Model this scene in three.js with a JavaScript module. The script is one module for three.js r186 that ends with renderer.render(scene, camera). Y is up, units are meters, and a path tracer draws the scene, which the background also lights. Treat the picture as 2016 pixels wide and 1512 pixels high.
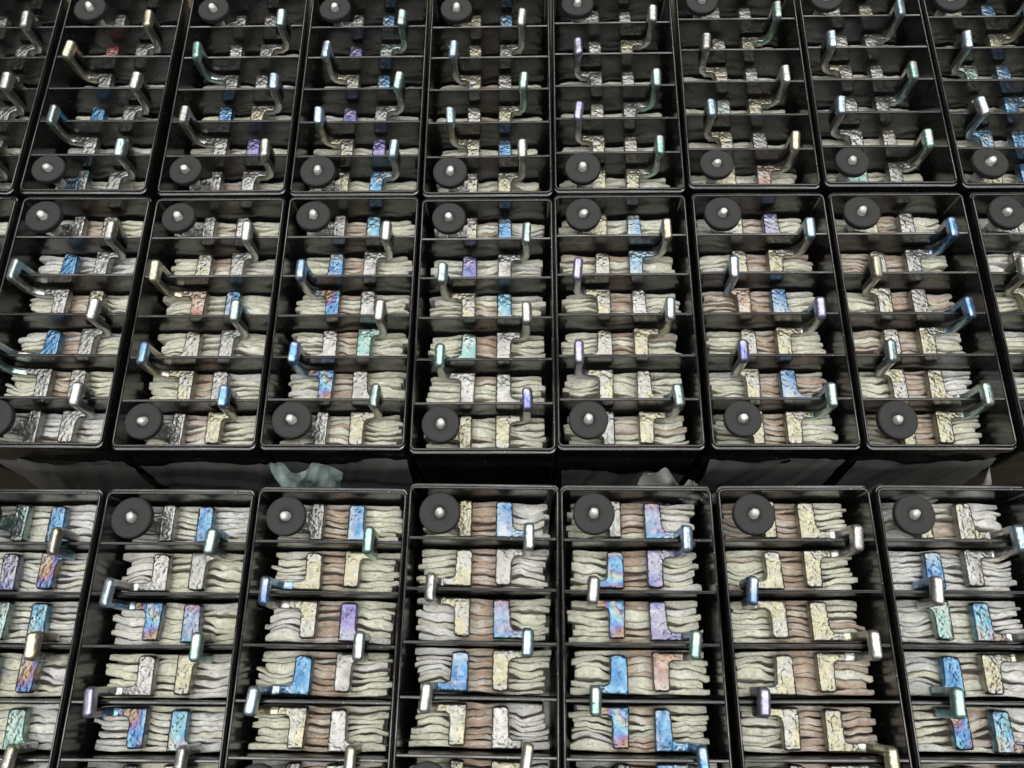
import * as THREE from 'three';
import { RoundedBoxGeometry } from 'three/addons/geometries/RoundedBoxGeometry.js';
import { RectAreaLightUniformsLib } from 'three/addons/lights/RectAreaLightUniformsLib.js';
import { mergeVertices } from 'three/addons/utils/BufferGeometryUtils.js';

// ---------------------------------------------------------------- camera, lamps, exposure
const scene = new THREE.Scene();
const H = 0.135;                       // height of a battery case, its rim is at y = H
const camera = new THREE.PerspectiveCamera(51.05, 4 / 3, 0.02, 20);
{
  const th = 1.2147, roll = -0.0650, yaw = -0.0666, c = Math.cos, s = Math.sin;
  const f = new THREE.Vector3(s(yaw) * c(th), -s(th), -c(yaw) * c(th));
  const r0 = new THREE.Vector3(c(yaw), 0, s(yaw));
  const d0 = new THREE.Vector3(-s(yaw) * s(th), -c(th), c(yaw) * s(th));      // image down before the roll
  const r = r0.clone().multiplyScalar(c(roll)).addScaledVector(d0, -s(roll));
  const d = r0.clone().multiplyScalar(s(roll)).addScaledVector(d0, c(roll));
  camera.quaternion.setFromRotationMatrix(new THREE.Matrix4().makeBasis(r, d.negate(), f.negate()));
  camera.position.set(0, H + 0.4622, 0);
}
scene.background = new THREE.Color().setRGB(0.03, 0.03, 0.031);     // the dim unlit hall around
const renderer = new THREE.WebGLRenderer({ antialias: true });
renderer.toneMapping = THREE.LinearToneMapping;
renderer.toneMappingExposure = 1.28;
renderer.shadowMap.enabled = true;
RectAreaLightUniformsLib.init();
const LAMP = { w: 1.2, d: 0.3, y: 2.3, power: 6.2 };
const LAMPS = [-2.5, -1.6, -0.7, 0.2, 1.1].flatMap(z => [-1.3, 0, 1.3].map(x => [x, z]));

// ---------------------------------------------------------------- helpers
function rng(seed) { let a = seed >>> 0; return () => { a = (a + 0x6D2B79F5) >>> 0; let t = a; t = Math.imul(t ^ (t >>> 15), t | 1); t ^= t + Math.imul(t ^ (t >>> 7), t | 61); return ((t ^ (t >>> 14)) >>> 0) / 4294967296; }; }
const R = rng(4711);
const rr = (a, b) => a + (b - a) * R();
const hash = (x, y, s) => { let h = Math.imul(x, 374761393) ^ Math.imul(y, 668265263) ^ Math.imul(s, 2147483647 - 59); h = Math.imul(h ^ (h >>> 13), 1274126177); h ^= h >>> 16; return (h >>> 0) / 4294967296; };
const sm = t => t * t * (3 - 2 * t);
function vn(x, y, per, s) {           // value noise that tiles over per cells
  const xi = Math.floor(x), yi = Math.floor(y), fx = sm(x - xi), fy = sm(y - yi), m = v => ((v % per) + per) % per;
  const a = hash(m(xi), m(yi), s), b = hash(m(xi + 1), m(yi), s), c = hash(m(xi), m(yi + 1), s), d = hash(m(xi + 1), m(yi + 1), s);
  return (a + (b - a) * fx) * (1 - fy) + (c + (d - c) * fx) * fy;
}
function fbm(u, v, per, oct, s) { let a = 0, w = 0.5, t = 0; for (let o = 0; o < oct; o++) { a += w * vn(u * per, v * per, per, s + o * 17); t += w; w *= 0.5; per *= 2; } return a / t; }
function n1(x, s) { const i = Math.floor(x), f = sm(x - i); return (hash(i, 7, s) * (1 - f) + hash(i + 1, 7, s) * f) * 2 - 1; }
const clamp = (v, a = 0, b = 1) => Math.min(b, Math.max(a, v));
const toS = v => { v = clamp(v); return 255 * (v <= 0.0031308 ? 12.92 * v : 1.055 * Math.pow(v, 1 / 2.4) - 0.055); };
function tex(w, h, fn, srgb, repX = 1, repY = 1) {                 // fn(u, v) -> [r, g, b] linear
  const d = new Uint8Array(w * h * 4);
  for (let y = 0; y < h; y++) for (let x = 0; x < w; x++) {
    const c = fn(x / w, y / h), k = (y * w + x) * 4;
    for (let i = 0; i < 3; i++) d[k + i] = srgb ? toS(c[i]) : clamp(c[i]) * 255;
    d[k + 3] = 255;
  }
  const t = new THREE.DataTexture(d, w, h, THREE.RGBAFormat);
  t.wrapS = t.wrapT = THREE.RepeatWrapping; t.magFilter = THREE.LinearFilter; t.minFilter = THREE.LinearMipmapLinearFilter; t.generateMipmaps = true;
  t.repeat.set(repX, repY); if (srgb) t.colorSpace = THREE.SRGBColorSpace; t.needsUpdate = true; return t;
}
const g3 = v => [v, v, v];
const mix3 = (a, b, t) => [a[0] + (b[0] - a[0]) * t, a[1] + (b[1] - a[1]) * t, a[2] + (b[2] - a[2]) * t];
function ramp(stops, t) { t = clamp(t) * (stops.length - 1); const i = Math.min(stops.length - 2, Math.floor(t)); return mix3(stops[i], stops[i + 1], t - i); }

function boxUV(g, ox = 0, oy = 0) {    // uv in metres, by the main direction of each face
  g = g.index ? g.toNonIndexed() : g;
  const p = g.attributes.position, uv = new Float32Array(p.count * 2), a = new THREE.Vector3(), b = new THREE.Vector3(), c = new THREE.Vector3(), n = new THREE.Vector3();
  for (let i = 0; i < p.count; i += 3) {
    a.fromBufferAttribute(p, i); b.fromBufferAttribute(p, i + 1); c.fromBufferAttribute(p, i + 2);
    n.crossVectors(b.clone().sub(a), c.clone().sub(a)); const X = Math.abs(n.x), Y = Math.abs(n.y), Z = Math.abs(n.z);
    [a, b, c].forEach((q, k) => { const t = Y >= X && Y >= Z ? [q.x, q.z] : X >= Z ? [q.z, q.y] : [q.x, q.y]; uv[(i + k) * 2] = t[0] + ox; uv[(i + k) * 2 + 1] = t[1] + oy; });
  }
  g.setAttribute('uv', new THREE.BufferAttribute(uv, 2)); return g;
}
function grid(rows, cols, at, closeCols) {      // a smooth sheet over rows x cols points
  const pos = [], uv = [], idx = [];
  for (let i = 0; i < rows; i++) for (let j = 0; j < cols; j++) { const q = at(i, j); pos.push(q[0], q[1], q[2]); uv.push(q[3] ?? 0, q[4] ?? 0); }
  const cc = closeCols ? cols : cols - 1;
  for (let i = 0; i < rows - 1; i++) for (let j = 0; j < cc; j++) {
    const a = i * cols + j, b = i * cols + (j + 1) % cols, c = a + cols, d = b + cols; idx.push(a, b, c, b, d, c);
  }
  const g = new THREE.BufferGeometry();
  g.setAttribute('position', new THREE.Float32BufferAttribute(pos, 3)); g.setAttribute('uv', new THREE.Float32BufferAttribute(uv, 2)); g.setIndex(idx);
  g.computeVertexNormals(); return g;
}
const used = new Map();
function numbered(n) { const k = used.get(n) ?? 0; used.set(n, k + 1); return k ? `${n}_${String(k).padStart(3, '0')}` : n; }
function mesh(name, g, m, parent, x = 0, y = 0, z = 0) { const o = new THREE.Mesh(g, m); o.name = name; o.position.set(x, y, z); o.castShadow = o.receiveShadow = true; parent.add(o); return o; }
function group(name, parent, x = 0, y = 0, z = 0) { const o = new THREE.Group(); o.name = name; o.position.set(x, y, z); parent.add(o); return o; }

// ---------------------------------------------------------------- materials
const plasticMap = tex(512, 512, (u, v) => {
  const a = fbm(u, v, 5, 4, 3), b = fbm(u, v, 60, 2, 9), sp = hash(Math.floor(u * 300), Math.floor(v * 300), 77);
  const dust = clamp((a - 0.52) * 4) * 0.009 * (0.4 + b);
  return g3(0.0075 + dust + (sp > 0.9988 ? 0.45 : 0));
}, true, 1 / 0.12, 1 / 0.12);
const plasticRough = tex(512, 512, (u, v) => g3(0.15 + 0.30 * clamp((fbm(u, v, 7, 5, 21) - 0.4) * 2.2)), false, 1 / 0.1, 1 / 0.1);
const plasticBump = tex(256, 256, (u, v) => g3(fbm(u, v, 5, 3, 31)), false, 1 / 0.06, 1 / 0.06);
const M = {};
M.plastic = new THREE.MeshPhysicalMaterial({ color: 0xffffff, map: plasticMap, roughness: 1, roughnessMap: plasticRough, bumpMap: plasticBump, bumpScale: 0.00012, ior: 1.52, clearcoat: 0.3, clearcoatRoughness: 0.18 });
M.rubber = new THREE.MeshStandardMaterial({ color: new THREE.Color().setRGB(0.019, 0.019, 0.020), roughness: 0.72, bumpMap: plasticBump, bumpScale: 0.0002 });
const leadBump = tex(512, 512, (u, v) => {        // soft lumps of cast metal with a few pits
  const wu = u + 0.03 * (fbm(u, v, 5, 2, 43) - 0.5), wv = v + 0.03 * (fbm(u, v, 5, 2, 47) - 0.5);
  const a = fbm(wu, wv, 7, 3, 41), l = vn(wu * 17, wv * 17, 17, 55), pit = sm(clamp((vn(wu * 13, wv * 13, 13, 61) - 0.74) * 5));
  return g3(0.65 * a + 0.3 * l * l - 0.18 * pit + 0.1);
}, false, 1 / 0.022, 1 / 0.022);
const leadRough = tex(256, 256, (u, v) => g3(0.25 + 0.18 * fbm(u, v, 9, 3, 66)), false, 1 / 0.03, 1 / 0.03);
const GREY = [0.60, 0.60, 0.585];
const PAL = {
  s: [[0.46, 0.46, 0.45], GREY, [0.70, 0.70, 0.69], [0.62, 0.61, 0.58], [0.5, 0.5, 0.49]],
  o: [[0.60, 0.58, 0.47], [0.66, 0.64, 0.46], GREY, [0.62, 0.59, 0.43], [0.66, 0.65, 0.52]],
  b: [[0.07, 0.20, 0.52], [0.16, 0.42, 0.76], [0.30, 0.58, 0.86], [0.10, 0.30, 0.62], [0.40, 0.50, 0.62]],
  c: [[0.42, 0.66, 0.88], [0.66, 0.78, 0.84], [0.36, 0.60, 0.84], [0.70, 0.80, 0.80], [0.5, 0.68, 0.86]],
  t: [[0.58, 0.78, 0.72], [0.36, 0.66, 0.60], [0.68, 0.78, 0.74], [0.50, 0.74, 0.70], [0.30, 0.56, 0.56]],
  p: [[0.22, 0.17, 0.50], [0.34, 0.32, 0.70], [0.56, 0.56, 0.68], [0.18, 0.22, 0.60], [0.42, 0.36, 0.62]],
  r: [[0.56, 0.36, 0.27], [0.62, 0.50, 0.40], [0.46, 0.22, 0.20], [0.60, 0.55, 0.46], [0.40, 0.26, 0.42]],
  d: [[0.42, 0.07, 0.08], [0.50, 0.10, 0.10], [0.46, 0.20, 0.17]],
  m: [[0.55, 0.40, 0.28], [0.42, 0.26, 0.28], [0.24, 0.18, 0.44], [0.12, 0.32, 0.68], [0.28, 0.60, 0.76], [0.56, 0.55, 0.44], [0.24, 0.28, 0.56], [0.18, 0.46, 0.72]],
};
const LEAD = {};
Object.keys(PAL).forEach((k, i) => {
  const map = tex(256, 256, (u, v) => { const n = fbm(u, v, 3, 2, 100 + i * 31), f = fbm(u, v, 13, 2, 300 + i); const c = ramp(PAL[k], clamp((n - 0.22) * 1.8)); const g = 0.82 + 0.36 * f, d = mix3(c, PAL.s[i % 5], 'so'.includes(k) ? 0 : clamp(0.05 + 0.3 * clamp((f - 0.45) * 4) + 0.4 * sm(clamp((fbm(u, v, 4, 2, 700 + i) - 0.52) * 5)))); return [d[0] * g, d[1] * g, d[2] * g]; }, true, 1 / 0.055, 1 / 0.055);
  LEAD[k] = new THREE.MeshPhysicalMaterial({ map, color: new THREE.Color().setRGB(0.50, 0.50, 0.50), metalness: 0.95, roughness: 1, roughnessMap: leadRough, bumpMap: leadBump, bumpScale: 0.00085 });
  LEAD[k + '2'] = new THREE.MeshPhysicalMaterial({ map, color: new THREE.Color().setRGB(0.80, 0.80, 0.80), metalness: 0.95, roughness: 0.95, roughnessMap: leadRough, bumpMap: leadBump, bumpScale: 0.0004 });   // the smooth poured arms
  LEAD[k + '3'] = new THREE.MeshPhysicalMaterial({ map, color: new THREE.Color().setRGB(0.85, 0.85, 0.85), metalness: 0.9, roughness: 1.15, roughnessMap: leadRough, bumpMap: leadBump, bumpScale: 0.0005 });   // the bridge tops
});
M.post = new THREE.MeshPhysicalMaterial({ color: new THREE.Color().setRGB(0.72, 0.72, 0.71), metalness: 0.5, roughness: 0.55, bumpMap: leadBump, bumpScale: 0.0009 });
// glass mat separators: u runs across the cell
const WHITE = [0.76, 0.76, 0.755], CREAM = [0.73, 0.735, 0.60], TAN = [0.48, 0.365, 0.285], GREYW = [0.64, 0.645, 0.64];
const matBump = tex(512, 256, (u, v) => g3(0.5 * fbm(u, v, 12, 5, 81) + 0.5 * fbm(u, v, 48, 3, 83)), false, 2, 1);
function matMap(seed, l, m, r) {
  return tex(256, 64, (u, v) => {
    const w = 0.10 * (fbm(u, v, 6, 3, seed + 2) - 0.5), x = u + w;
    const wl = 1 - clamp((x - 0.30) / 0.08), wr = clamp((x - 0.64) / 0.08);
    let c = mix3(mix3(m, l, wl), r, wr);
    const st = clamp((fbm(u, v, 6, 3, seed) - 0.46) * 6), s2 = clamp((fbm(u, v, 4, 3, seed + 40) - 0.52) * 6);
    c = mix3(mix3(c, WHITE, 0.5 * st), CREAM, 0.35 * s2);
    const grime = clamp((fbm(u, v, 30, 2, seed + 70) - 0.66) * 7); c = mix3(c, [0.20, 0.17, 0.13], 0.5 * grime);
    const g = 0.70 + 0.55 * fbm(u, v, 24, 4, seed + 9); return [c[0] * g, c[1] * g, c[2] * g];
  }, true);
}
const mats = [[WHITE, GREYW, WHITE], [CREAM, CREAM, WHITE], [CREAM, TAN, CREAM], [CREAM, TAN, TAN], [WHITE, TAN, CREAM], [CREAM, TAN, WHITE], [CREAM, CREAM, CREAM], [WHITE, CREAM, GREYW]]
  .map((c, i) => new THREE.MeshStandardMaterial({ map: matMap(500 + i * 13, ...c), roughness: 0.95, bumpMap: matBump, bumpScale: 0.0011 }));
M.plate = new THREE.MeshStandardMaterial({ color: new THREE.Color().setRGB(0.26, 0.235, 0.21), roughness: 0.9 });
M.board = new THREE.MeshStandardMaterial({ map: tex(256, 256, (u, v) => { const g = 0.8 + 0.4 * fbm(u, v, 12, 4, 901); return [0.06 * g, 0.052 * g, 0.033 * g]; }, true, 1 / 0.2, 1 / 0.2), roughness: 0.9 });

// ---------------------------------------------------------------- the surface and the lamps
{
  const g = new THREE.BoxGeometry(1.5, 0.02, 1.1);
  const o = mesh('pallet_board', boxUV(g), M.board, scene, 0, -0.0102, -0.2);
  o.userData = { kind: 'structure', label: 'brown board under the batteries', category: 'board' };
}
LAMPS.forEach(([x, z], i) => {
  const t = group(numbered('ceiling_lamp'), scene, x, LAMP.y, z);
  t.userData = { label: 'white rectangular ceiling lamp hanging above the batteries', category: 'lamp', group: 'ceiling lamps over the batteries' };
  const hm = new THREE.MeshStandardMaterial({ color: 0xdddddd, roughness: 0.5 });
  mesh('housing', new RoundedBoxGeometry(LAMP.w + 0.04, 0.05, LAMP.d + 0.04, 2, 0.01), hm, t, 0, 0.03, 0);
  mesh('diffuser', new THREE.BoxGeometry(LAMP.w, 0.006, LAMP.d), new THREE.MeshStandardMaterial({ color: 0xffffff, emissive: 0xfffdf8, emissiveIntensity: 1.0 }), t, 0, 0.002, 0);
  const l = new THREE.RectAreaLight(0xfffdf8, LAMP.power, LAMP.w, LAMP.d); l.name = 'lamp_light'; l.position.set(0, -0.004, 0); l.rotation.x = -Math.PI / 2; l.castShadow = true; t.add(l);
});

// ---------------------------------------------------------------- battery case
const IW = 0.0846 / 2, IL = 0.1712 / 2, CP = 0.1712 / 6, CR = 0.0022;     // inner half sizes, cell pitch, inner corner radius
function ringPoints(hw, hl, r, seg = 5) {
  const out = [];
  [[1, 1, 0], [-1, 1, 1], [-1, -1, 2], [1, -1, 3]].forEach(([sx, sz, q]) => {
    for (let i = 0; i <= seg; i++) { const a = (q + i / seg) * Math.PI / 2; out.push([sx * (hw - r) + r * Math.cos(a), sz * (hl - r) + r * Math.sin(a)]); }
  });
  return out;
}
// profile: [offset across, offset along, y below rim]
const prof = [
  [-0.0012, -0.0012, -H + 0.004], [-0.0006, -0.0006, -0.060], [0, 0, -0.0030], [0, 0, -0.0008], [0.00006, 0.00006, -0.00045], [0.00022, 0.00022, -0.00018], [0.00045, 0.00045, -0.00004], [0.0007, 0.0008, 0], [0.00095, 0.00115, -0.00004], [0.00118, 0.00138, -0.00018], [0.00134, 0.00154, -0.00045], [0.0014, 0.0016, -0.0008],
  [0.00145, 0.0017, -0.0011], [0.0016, 0.0019, -0.0013], [0.0017, 0.0030, -0.0014], [0.0019, 0.0034, -0.0016], [0.0020, 0.0036, -0.0021], [0.0020, 0.0036, -0.0070], [0.0019, 0.0034, -0.0074],
  [0.0012, 0.0018, -0.0080], [0.0012, 0.0018, -0.0200], [0.0013, 0.0021, -0.0240], [0.0017, 0.0030, -0.0275], [0.0018, 0.0034, -0.0320], [0.0014, 0.0026, -H + 0.004], [0.0004, 0.0016, -H + 0.0006], [-0.002, -0.001, -H],
];
const caseGeo = (() => {
  const rings = prof.map(([ox, oz, y]) => ringPoints(IW + ox, IL + oz, CR + Math.max(ox, -0.001)).map(p => [p[0], H + y, p[1]]));
  const n = rings[0].length;
  const shell = grid(prof.length, n, (i, j) => rings[i][j], true);
  const first = rings[0], last = rings[prof.length - 1], pos = Array.from(shell.attributes.position.array), idx = Array.from(shell.index.array);
  const fan = (ring, y, flip) => { const b = pos.length / 3; pos.push(0, y, 0); ring.forEach(q => pos.push(q[0], q[1], q[2])); for (let j = 0; j < n; j++) { const a = b + 1 + j, c = b + 1 + (j + 1) % n; flip ? idx.push(b, a, c) : idx.push(b, c, a); } };
  fan(first, first[0][1], false); fan(last, last[0][1], true);
  const g = new THREE.BufferGeometry(); g.setAttribute('position', new THREE.Float32BufferAttribute(pos, 3)); g.setIndex(idx); g.computeVertexNormals();
  const nn = g.attributes.normal.array.slice(); const g2 = g.toNonIndexed();
  return boxUV(g2);
})();
const PT = 0.0019, PH = 0.07;          // partition thickness and height
const partGeos = [0, 1, 2].map(k => boxUV(new RoundedBoxGeometry(2 * IW + 0.0006, PH, PT, 3, 0.0006), k * 0.037, k * 0.05));

// ---------------------------------------------------------------- separators of a cell
const SY = -0.0238;                    // tops of the glass mats below the rim
function packVariant(seed) {
  const q = rng(seed), N = 6 + (q() < 0.5 ? 1 : 0), NX = 34, total = 0.0236;
  const x0s = [], x1s = [], ph = [], base = [], lift = [];
  for (let i = 0; i < N; i++) { x0s.push(-0.0372 + 0.0050 * (q() - 0.5)); x1s.push(0.0372 + 0.0050 * (q() - 0.5)); ph.push(q() * 100); base.push(0.0009 + 0.0006 * q()); lift.push([0, 1, 2].map(() => 0.0020 * (q() - 0.5))); }
  const segOf = x => x < -0.0114 ? 0 : x < 0.0114 ? 1 : 2;
  const folds = [0, 1, 2].map(() => q() < 0.4 ? Math.floor(q() * N) : -1);      // a mat pressed flat over its neighbours
  const layout = x => {
    const seg = segOf(x), h = [], g = []; let sum = 0;
    for (let i = 0; i < N; i++) {
      let t = base[i] + 0.0005 * n1(x / 0.022 + ph[i] + seg * 3.7, seed) + 0.0002 * n1(x / 0.004 + ph[i], seed + 5);
      if (i === folds[seg]) t += 0.0014 * sm(clamp(1.3 - Math.abs(x - [-0.026, 0, 0.026][seg]) / 0.010));
      t = Math.max(0.0006, t); h.push(t); sum += 2 * t;
      const ds = Math.min(Math.abs(x + 0.0114), Math.abs(x - 0.0114)), open = sm(clamp(1 - (ds - 0.004) / 0.012));
      const gp = i < N - 1 ? Math.max(0, 0.0017 * n1(x / 0.017 + ph[i] * 1.7 + seg * 9.1, seed + 2) - 0.0003 + (seg === 1 ? 0.0006 : 0.0016) * open * (0.3 + 1.1 * hash(i, seg, seed))) : 0; g.push(gp); sum += gp;
    }
    const k = total / sum; let z = -total / 2 + 0.0008 * n1(x / 0.02, seed + 8); const c = [];
    for (let i = 0; i < N; i++) { c.push([z + h[i] * k, h[i] * k]); z += (2 * h[i] + g[i]) * k; }
    return c;
  };
  const out = [];
  for (let i = 0; i < N; i++) {
    const P = 11, v0 = q();
    out.push(grid(NX, P, (a, b) => {
      const u = a / (NX - 1), x = x0s[i] + (x1s[i] - x0s[i]) * u, [zc, hh0] = layout(x)[i];
      const edge = Math.min(a, NX - 1 - a), e = edge === 0 ? 0.65 : 1;
      const hh = hh0 * (edge === 0 ? 0.8 : 1), seg = segOf(x);
      const xe = [0.0114 + x, Math.min(x + 0.0114, 0.0114 - x), x - 0.0114][seg], near = sm(clamp(1 - Math.abs(xe) / 0.006));   // mats are squeezed down at the straps
      const top = SY + lift[i][seg] * (1 - near) + 0.0014 * n1(x / 0.011 + ph[i] + seg * 5, seed + 3) + 0.0005 * n1(x / 0.0036 + ph[i], seed + 4) - 0.0024 * (1 - e) - 0.0008 * near;
      const lean = 0.0006 * n1(x / 0.010 + ph[i] * 2.3 + seg * 7, seed + 6);
      let z, y; const deep = SY - 0.014;
      if (b === 0) { z = -hh; y = deep; } else if (b === P - 1) { z = hh; y = deep; }
      else {
        const t = (b - 1) / (P - 3) * Math.PI, pw = v => Math.sign(v) * Math.pow(Math.abs(v), 0.40), cz = pw(Math.cos(t));
        z = -hh * cz + lean * (0.4 + 0.6 * Math.sin(t)); y = top - Math.min(hh, 0.0015) * (1 - pw(Math.sin(t))) * 1.1 + 0.28 * hh * cz * n1(x / 0.008 + ph[i], seed + 9) + 0.0003 * n1(x / 0.0030 + b * 3.1 + ph[i], seed + 10);
      }
      return [x, H + y, zc + z, u, v0 + b * 0.06];
    }));
  }
  return out;
}
const packs = []; for (let k = 0; k < 16; k++) packs.push(packVariant(900 + k * 7));
const stackGeo = new THREE.BoxGeometry(0.072, H - 0.036, 0.0228);

// ---------------------------------------------------------------- lead parts
const ST = -0.0150, SH = 0.0064;       // strap top below the rim, strap thickness
function roundPoly(pts) {              // closed outline with rounded corners, [x, y, r]
  const s = new THREE.Shape(), n = pts.length;
  for (let i = 0; i < n; i++) {
    const p = pts[(i + n - 1) % n], c = pts[i], q = pts[(i + 1) % n];
    const d = (a, b) => { const l = Math.hypot(a[0] - b[0], a[1] - b[1]); return [(a[0] - b[0]) / l, (a[1] - b[1]) / l]; };
    const u = d(p, c), v = d(q, c), r = c[2], A = [c[0] + u[0] * r, c[1] + u[1] * r], B = [c[0] + v[0] * r, c[1] + v[1] * r];
    i ? s.lineTo(...A) : s.moveTo(...A); s.quadraticCurveTo(c[0], c[1], ...B);
  }
  return s;
}
function slab(shape, thick, ox, oy) {
  const bv = 0.0011, g = new THREE.ExtrudeGeometry(shape, { depth: thick - 2 * bv, bevelEnabled: true, bevelThickness: bv, bevelSize: bv, bevelOffset: -bv, bevelSegments: 3, curveSegments: 4 });
  g.rotateX(Math.PI / 2); g.translate(0, -bv, 0);
  let m = g; m.deleteAttribute('uv'); m.deleteAttribute('normal'); m = mergeVertices(m, 1e-6);
  const p = m.attributes.position;
  for (let i = 0; i < p.count; i++) { const x = p.getX(i), z = p.getZ(i); p.setX(i, x + 0.0004 * n1(z / 0.003 + ox * 900, 11)); p.setZ(i, z + 0.00035 * n1(x / 0.003 + oy * 700, 12)); }
  m.computeVertexNormals(); const out = m.toNonIndexed(); return boxUV(out, ox, oy);
}
const ARMZ = CP / 2 - 0.0053, AW = 0.0051;      // arm centre from the cell centre, arm width along the case
const strapCache = {};
function strapGeo(sx, sz, variant) {   // a bar with a filleted foot outwards at one end
  const key = sx + '/' + sz + '/' + variant; if (strapCache[key]) return strapCache[key];
  const q = rng(variant * 91 + (sx + 2) * 7 + sz + 3), w = 0.0048 + 0.0005 * (q() - 0.5), e = ARMZ + AW / 2 - 0.0002, e2 = -0.0097 - 0.0010 * q(), f = 0.0072, a0 = ARMZ - AW / 2 + 0.0002;
  let pts = [[-w, e, 0.0014], [-w, e2, 0.0018 + 0.0012 * q()], [w, e2, 0.0018 + 0.0012 * q()], [w, a0, 0.0040], [w + f, a0, 0.0005], [w + f, e, 0.0005]];
  pts = pts.map(([x, z, r]) => [x * sx, z * sz, r]); if (sx * sz > 0) pts.reverse();
  return strapCache[key] = slab(roundPoly(pts), SH, q() * 0.04, q() * 0.04);
}
const termGeos = [0, 1, 2, 3].map(k => {
  const q = rng(k * 77 + 5), w = 0.0040, px = -0.0135, r = 0.0042;
  const pts = [[w, 0.0110, 0.002], [w, -0.0113, 0.002], [-w, -0.0113, 0.002], [-w, -0.005, 0.002], [px, -r, 0.004], [px - r, 0, 0.003], [px, r, 0.004], [-w, 0.005, 0.002], [-w, 0.0110, 0.002]];
  return slab(roundPoly(pts), SH, q() * 0.04, q() * 0.04);
});
function armGeo(xs, xc, q, sq) {           // sweeps from the strap foot outwards and up to the bridge, in the plane across the case
  const s = Math.sign(xc - xs), xa = xs + s * 0.0085, y0 = ST - SH / 2, yTop = 0.0045, rx = Math.max(0.004, Math.abs(xc - xa)), ry = 0.0105, path = [];
  for (let i = 0; i <= 3; i++) path.push([xa - s * 0.0045 + s * 0.0045 * i / 3, y0]);
  for (let i = 1; i <= 9; i++) { const a = i / 9 * Math.PI / 2; path.push([xa + (xc - xa > 0 ? 1 : -1) * Math.abs(xc - xa) * Math.pow(Math.sin(a), sq), y0 + ry * (1 - Math.pow(Math.cos(a), sq))]); }
  for (let i = 1; i <= 3; i++) path.push([xc, y0 + ry + (yTop - y0 - ry) * i / 3]);
  const n = path.length, K = 12, tk = 0.0024, o = q() * 0.04, jit = q() * 50;
  const g = grid(n, K, (i, j) => {
    const a = path[Math.max(0, i - 1)], b = path[Math.min(n - 1, i + 1)], l = Math.hypot(b[0] - a[0], b[1] - a[1]), nx = -(b[1] - a[1]) / l, ny = (b[0] - a[0]) / l;
    const t = j / K * 2 * Math.PI, c = Math.cos(t), d = Math.sin(t), pw = v => Math.sign(v) * Math.pow(Math.abs(v), 0.45);
    const th = tk * (1 + 0.10 * n1(i * 0.6 + jit, 3)), off = pw(c) * th, zz = pw(d) * AW / 2 * (1 + 0.06 * n1(i * 0.7 + jit, 4));
    return [path[i][0] + nx * off * s, path[i][1] + ny * off * s, zz * s];
  }, true);
  return boxUV(g, o, q() * 0.04);
}
const capGeos = [0, 1, 2, 3, 4, 5].map(k => {
  const q = rng(k * 31 + 2), g = new RoundedBoxGeometry(0.0058 + 0.0010 * q(), 0.0080, 0.0142 + 0.0022 * q(), 5, 0.0025), p = g.attributes.position;
  for (let i = 0; i < p.count; i++) {
    const x = p.getX(i), y = p.getY(i), z = p.getZ(i); p.setY(i, y + (y > 0 ? -18 * z * z * (1 + q() * 0) + 0.0006 * n1(z / 0.0045 + k * 9, 5) + 0.09 * x * (k - 2.5) : 0)); p.setX(i, x * (1 - 1400 * z * z) + 0.0006 * n1(z / 0.005 + k * 5, 6));
  }
  g.computeVertexNormals(); return boxUV(g, q() * 0.04, q() * 0.04);
});
const spurGeo = boxUV(new THREE.ConeGeometry(0.00045, 0.0062, 6).translate(0, 0.0028, 0));
const discGeos = [0, 1].map(k => new THREE.LatheGeometry([[0.0031, -0.0046], [0.0109, -0.0046], [0.0115, -0.0040], [0.0116, -0.0008], [0.0112, -0.0002], [0.0106, 0], [0.0052, 0], [0.0045, -0.0004], [0.0036, -0.0006], [0.0031, -0.0010], [0.0031, -0.0046]].map(p => new THREE.Vector2(...p)), 48));
const postGeos = [0, 1, 2].map(k => {
  const q = rng(k + 40), g = new THREE.LatheGeometry([[0, -0.0195], [0.0036, -0.0195], [0.0034, -0.006], [0.0029, -0.001], [0.0025, 0.0016], [0.0020, 0.0027], [0.0011, 0.0031], [0, 0.0032]].map(p => new THREE.Vector2(...p)), 18), p = g.attributes.position;
  for (let i = 0; i < p.count; i++) { const y = p.getY(i); if (y > 0.001) { p.setY(i, y + 0.22 * p.getX(i) * (k - 1) + 0); p.setX(i, p.getX(i) * (1 + 0.16 * n1(Math.atan2(p.getZ(i), p.getX(i)) * 1.5 + k * 5, 8)) + 0.0003 * (k - 1)); } }
  g.computeVertexNormals(); return boxUV(g, k * 0.01, 0);
});

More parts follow.
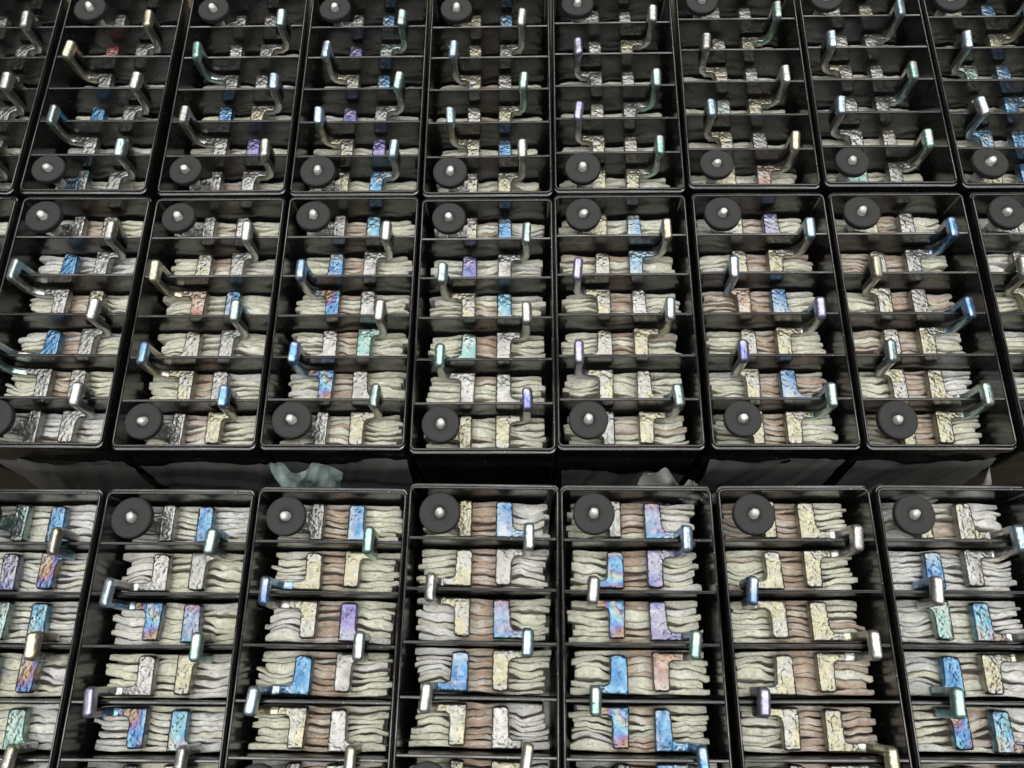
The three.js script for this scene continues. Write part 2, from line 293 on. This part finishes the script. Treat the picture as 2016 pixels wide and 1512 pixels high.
// ---------------------------------------------------------------- one battery
const XS = 0.0114;
function battery(spec) {
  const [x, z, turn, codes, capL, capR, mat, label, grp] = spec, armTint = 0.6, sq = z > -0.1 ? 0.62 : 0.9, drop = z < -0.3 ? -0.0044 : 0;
  const t = group(numbered('open_battery'), scene, x, 0, z); t.rotation.y = turn; t.userData = { label, category: 'battery', group: grp };
  const box = mesh('case', caseGeo, M.plastic, t);
  const cz = k => -IL + (k + 0.5) * CP;
  for (let k = 1; k < 6; k++) mesh('partition', partGeos[Math.floor(R() * 3)], M.plastic, box, 0, H - 0.0007 - PH / 2, -IL + k * CP + rr(-0.0003, 0.0003));
  for (let k = 0; k < 6; k++) {
    const g = group('plate_pack', t, rr(-0.0008, 0.0008), drop + rr(-0.0006, 0.0006), cz(k)), turnIt = R() < 0.5; if (turnIt) g.rotation.y = Math.PI;
    mesh('plate_stack', stackGeo, M.plate, g, 0, (H - 0.036) / 2 + 0.0045, 0);
    const pk = packs[Math.floor(R() * packs.length)], mm = mats[+mat[Math.floor(R() * mat.length)]];
    pk.forEach(gg => mesh('separator', gg, R() < 0.6 ? mm : mats[+mat[Math.floor(R() * mat.length)]], g));
  }
  for (let k = 1; k < 6; k++) {        // cast connectors over the partitions, right, left, right, left, right
    const side = k % 2 ? 1 : -1, xs = side * XS + rr(-0.0006, 0.0006), xc = (side > 0 ? capR : capL) + rr(-0.0007, 0.0007), zp = -IL + k * CP;
    const [ca, cc, cb] = codes.slice(1 + (k - 1) * 3, 4 + (k - 1) * 3).split('').map(c => LEAD[c] ? c : 's');
    const g = group('connector', t, 0, H, zp);
    mesh('strap', strapGeo(side, 1, Math.floor(R() * 3)), LEAD[ca], g, xs, ST + rr(-0.0003, 0.0005), -CP / 2);
    mesh('strap', strapGeo(side, -1, Math.floor(R() * 3)), LEAD[cb], g, xs, ST + rr(-0.0003, 0.0005), CP / 2);
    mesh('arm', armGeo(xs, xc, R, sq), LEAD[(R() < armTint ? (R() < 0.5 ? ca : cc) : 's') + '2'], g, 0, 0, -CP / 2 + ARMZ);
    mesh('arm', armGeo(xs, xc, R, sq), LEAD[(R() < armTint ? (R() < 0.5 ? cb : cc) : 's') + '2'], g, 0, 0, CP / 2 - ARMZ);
    const c = mesh('bridge', capGeos[Math.floor(R() * 6)], LEAD[cc + '3'], g, xc, 0.0056 + rr(-0.0006, 0.0006), 0); c.rotation.set(rr(-0.05, 0.05), rr(-0.07, 0.07), rr(-0.12, 0.12));
    if (R() < 0.12) { const sp = mesh('casting_spur', spurGeo, LEAD.s3, g, xc + rr(-0.002, 0.002), 0.0078, rr(-0.006, 0.006)); sp.rotation.set(rr(-0.7, 0.7), 0, rr(-0.7, 0.7)); }
  }
  for (const k of [0, 5]) {
    const xs = -XS + rr(-0.0004, 0.0004), g = group('terminal', t, 0, H, cz(k) + rr(-0.0006, 0.0004)), code = codes[k ? 16 : 0], px = xs - 0.0137;
    mesh('strap', termGeos[Math.floor(R() * 4)], LEAD[code] ?? LEAD.s, g, xs, ST, 0);
    const tilt = [rr(-0.06, 0.05), 0, rr(-0.06, 0.06)];
    const d = mesh('rubber_washer', discGeos[0], M.rubber, g, px, 0.0030, 0); d.rotation.set(...tilt); d.scale.setScalar(rr(0.96, 1.04));
    const p = mesh('post', postGeos[Math.floor(R() * 3)], M.post, g, px, 0.0030, 0); p.rotation.set(tilt[0], R() * 6, tilt[2]);
  }
  return t;
}
const ROW = ['batteries in the row beyond the narrow seam', 'batteries in the middle row', 'batteries in the row across the wide gap'];
// x, z, turn, lead tints (terminal, five connectors of strap bridge strap, terminal), bridge offsets, mats, label
const SPECS = [
  [-0.3985, -0.4010, -0.006, 'sssssssssssssssss', -0.028, 0.0245, '06', 'open case with bare grey bridges ending the row past the narrow seam', ROW[0]],
  [-0.3056, -0.4005, -0.0098, 'ssosdosossbtsotsm', -0.030, 0.0240, '0061', 'open battery case with one small red strap and a green bridge', ROW[0]],
  [-0.2107, -0.3987, 0.0011, 'sstsstsscobsspsst'.slice(0, 16) + 's', -0.0305, 0.0285, '0612', 'open battery case with pale aqua bridges and one violet strap beside a grey bridge', ROW[0]],
  [-0.1194, -0.3974, 0.0004, 'sbttpcobtspcopcbo', -0.028, 0.0263, '0661', 'open case with a column of blue and violet straps, past the narrow seam', ROW[0]],
  [-0.0291, -0.3958, 0.0031, 'obssocostoscobsoo', -0.0262, 0.0240, '0626', 'open case with two bright blue straps and sky blue bridges, past the narrow seam', ROW[0]],
  [0.0605, -0.3980, -0.0014, 'sssospsstsopootoo', -0.027, 0.0277, '0661', 'open case with plain grey straps and violet bridges, past the narrow seam', ROW[0]],
  [0.1514, -0.4002, -0.0073, 'sstoosossotcosoro'.slice(0, 17), -0.026, 0.0275, '0661', 'open case with white and pale blue bridges over olive straps, past the narrow seam', ROW[0]],
  [0.2422, -0.4012, -0.0051, 'socsscostsscsotst', -0.028, 0.0250, '0666', 'open case with all grey straps and sky blue bridges, past the narrow seam', ROW[0]],
  [0.3327, -0.3994, -0.0007, 'obtosctbsbscbbtbo', -0.0236, 0.0270, '066', 'open battery case with teal blue straps joined by short bent arms, past the narrow seam', ROW[0]],
  [-0.3945, -0.2215, -0.006, 'sssssssssssssssss', -0.028, 0.0245, '06', 'open battery case mostly cut off at the end of the middle row', ROW[1]],
  [-0.3025, -0.2206, -0.0087, 'ssssbtsossbtsssss', -0.0335, 0.0252, '0245', 'open battery case with grey straps and long pale green topped arms, middle row', ROW[1]],
  [-0.2097, -0.2190, 0.0004, 'ssssoorbtsomosbos', -0.0320, 0.0235, '2456', 'open battery case with one copper strap facing one bright blue strap, middle row', ROW[1]],
  [-0.1192, -0.2190, -0.0031, 'smssbbmsstsbmstos', -0.0278, 0.0245, '2625', 'open battery case with vivid blue arms and bridges on one side, middle row', ROW[1]],
  [-0.0289, -0.2167, 0.0013, 'obtsptomssttsspoo'.slice(0, 17), -0.0272, 0.0262, '2627', 'open battery case with a half red half cyan strap, middle row', ROW[1]],
  [0.0598, -0.2188, 0.0003, 'ococoposcoopootos', -0.0300, 0.0280, '2346', 'open battery case with olive straps and two violet bridges, middle row', ROW[1]],
  [0.1517, -0.2191, -0.0007, 'opcoocrbpoopobtoo', -0.0220, 0.0284, '3234', 'open battery case with one solid blue strap and a violet arm, middle row', ROW[1]],
  [0.2427, -0.2188, 0.0009, 'osbsooosbostootoo', -0.0233, 0.0280, '3234', 'open battery case with olive straps and pale green and blue bridges, middle row', ROW[1]],
  [0.3357, -0.2183, 0.0, 'soocsoosososcooss', -0.025, 0.0270, '061', 'open battery case cut off beside the olive one, at the end of the middle row', ROW[1]],
  [-0.2977, -0.0173, -0.0023, 'tbompbtmommsbtoos', -0.0280, 0.0245, '0717', 'open battery case with golden bridges over purple blue straps, past the wide gap', ROW[2]],
  [-0.2070, -0.0172, -0.0018, 'sbtsscmmtospmmsos', -0.0290, 0.0250, '1117', 'open battery case with long light blue arms and rainbow tinted straps, past the wide gap', ROW[2]],
  [-0.1173, -0.0182, -0.0095, 'sbtoobopcsbcosoos', -0.0312, 0.0240, '2524', 'open battery case with brown middle separators and one plum strap, past the wide gap', ROW[2]],
  [-0.0284, -0.0204, -0.0104, 'obcsosomcobsosooo', -0.0278, 0.0265, '5255', 'open battery case with a strap turning from copper to blue foot, past the wide gap', ROW[2]],
  [0.0607, -0.0195, -0.0035, 'smcpmsmptrbtmbbbs', -0.0262, 0.0270, '2625', 'open battery case with the most purple and blue straps, past the wide gap', ROW[2]],
  [0.1527, -0.0196, 0.0064, 'oosoobooso'.slice(0, 10) + 'opooooo', -0.0306, 0.0305, '2323', 'open battery case with olive straps and brown separators, past the wide gap', ROW[2]],
  [0.2437, -0.0197, -0.0026, 'oocsbstmbobtmmbbo', -0.0215, 0.0285, '0747', 'open battery case with bridges straight over its blue straps, past the wide gap', ROW[2]],
];
for (const s of SPECS) battery(s);

// ---------------------------------------------------------------- scraps of film in the wide gap
function film(name, label, color, x, y, z, w, h, tiltX, turn, seed, cut) {
  const n = 24, q = rng(seed);
  let g = grid(n, n, (i, j) => {
    const u = j / (n - 1) - 0.5, v = i / (n - 1) - 0.5;
    const X = w * u * (1 - cut * (0.5 + v)) + 0.006 * w * (q() - 0.5), Y = -h * v + 0.01 * h * (q() - 0.5) + 0.10 * h * n1(u * 4 + seed, 3) * (v < -0.3 ? 1 : 0.3);
    const Z = 0.10 * w * n1(u * 3.1 + v * 2 + seed, 5) + 0.22 * w * Math.abs(n1(u * 3 - v * 2.4 + seed, 6)) + 0.07 * w * Math.abs(n1(u * 9 + v * 7 + seed, 7)) + 0.004 * w * (q() - 0.5);
    return [X, Y, Z, u, v];
  });
  const o = mesh(name, g, new THREE.MeshPhysicalMaterial({ color, transmission: 0.72, thickness: 0, roughness: 0.12, ior: 1.45, side: THREE.DoubleSide }), scene, x, y, z);
  o.rotation.set(tiltX, turn, 0, 'YXZ'); o.userData = { label, category: 'film' };
}
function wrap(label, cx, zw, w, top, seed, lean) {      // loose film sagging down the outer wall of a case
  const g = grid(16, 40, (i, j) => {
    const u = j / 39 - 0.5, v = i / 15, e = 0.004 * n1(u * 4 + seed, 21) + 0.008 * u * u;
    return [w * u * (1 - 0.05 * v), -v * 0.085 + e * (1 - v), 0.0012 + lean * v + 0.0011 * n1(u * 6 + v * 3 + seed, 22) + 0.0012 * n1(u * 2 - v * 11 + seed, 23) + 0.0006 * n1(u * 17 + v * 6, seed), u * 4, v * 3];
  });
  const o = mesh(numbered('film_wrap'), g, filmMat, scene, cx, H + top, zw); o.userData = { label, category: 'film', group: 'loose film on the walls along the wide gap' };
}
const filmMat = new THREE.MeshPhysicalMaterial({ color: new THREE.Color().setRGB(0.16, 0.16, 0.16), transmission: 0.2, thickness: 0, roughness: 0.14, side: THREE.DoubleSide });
wrap('dark film sagging under the case with long pale green topped arms', -0.300, -0.1318, 0.084, -0.030, 3, 0.010);
wrap('dark film sagging under the case with facing copper and blue straps', -0.2095, -0.1302, 0.084, -0.032, 9, 0.009);
wrap('dark film behind the greenish film scrap in the wide gap', -0.1185, -0.1302, 0.082, -0.024, 15, 0.011);
wrap('dark film low under the olive case with violet bridges', 0.060, -0.1300, 0.080, -0.052, 21, 0.012);
wrap('dark film sagging under the case with the solid blue strap', 0.1517, -0.1303, 0.083, -0.026, 27, 0.010);
wrap('dark film sagging under the olive case at the wide gap', 0.2427, -0.1300, 0.083, -0.026, 33, 0.012);
film(numbered('film_scrap'), 'crumpled greenish clear film scrap standing in the wide gap', new THREE.Color().setRGB(0.70, 0.88, 0.83), -0.137, H - 0.033, -0.1185, 0.046, 0.046, -0.38, 0.1, 3, 0.55);
film(numbered('film_scrap'), 'small colourless film tip peeking over a case rim in the wide gap', new THREE.Color().setRGB(0.72, 0.72, 0.72), 0.090, H - 0.022, -0.1125, 0.040, 0.034, -0.22, -0.1, 8, -0.5);
film(numbered('film_scrap'), 'broad smooth colourless film sheet lying in the wide gap', new THREE.Color().setRGB(0.75, 0.75, 0.75), 0.240, H - 0.030, -0.1140, 0.066, 0.040, -0.2, 0.05, 13, -0.25);
renderer.render(scene, camera);
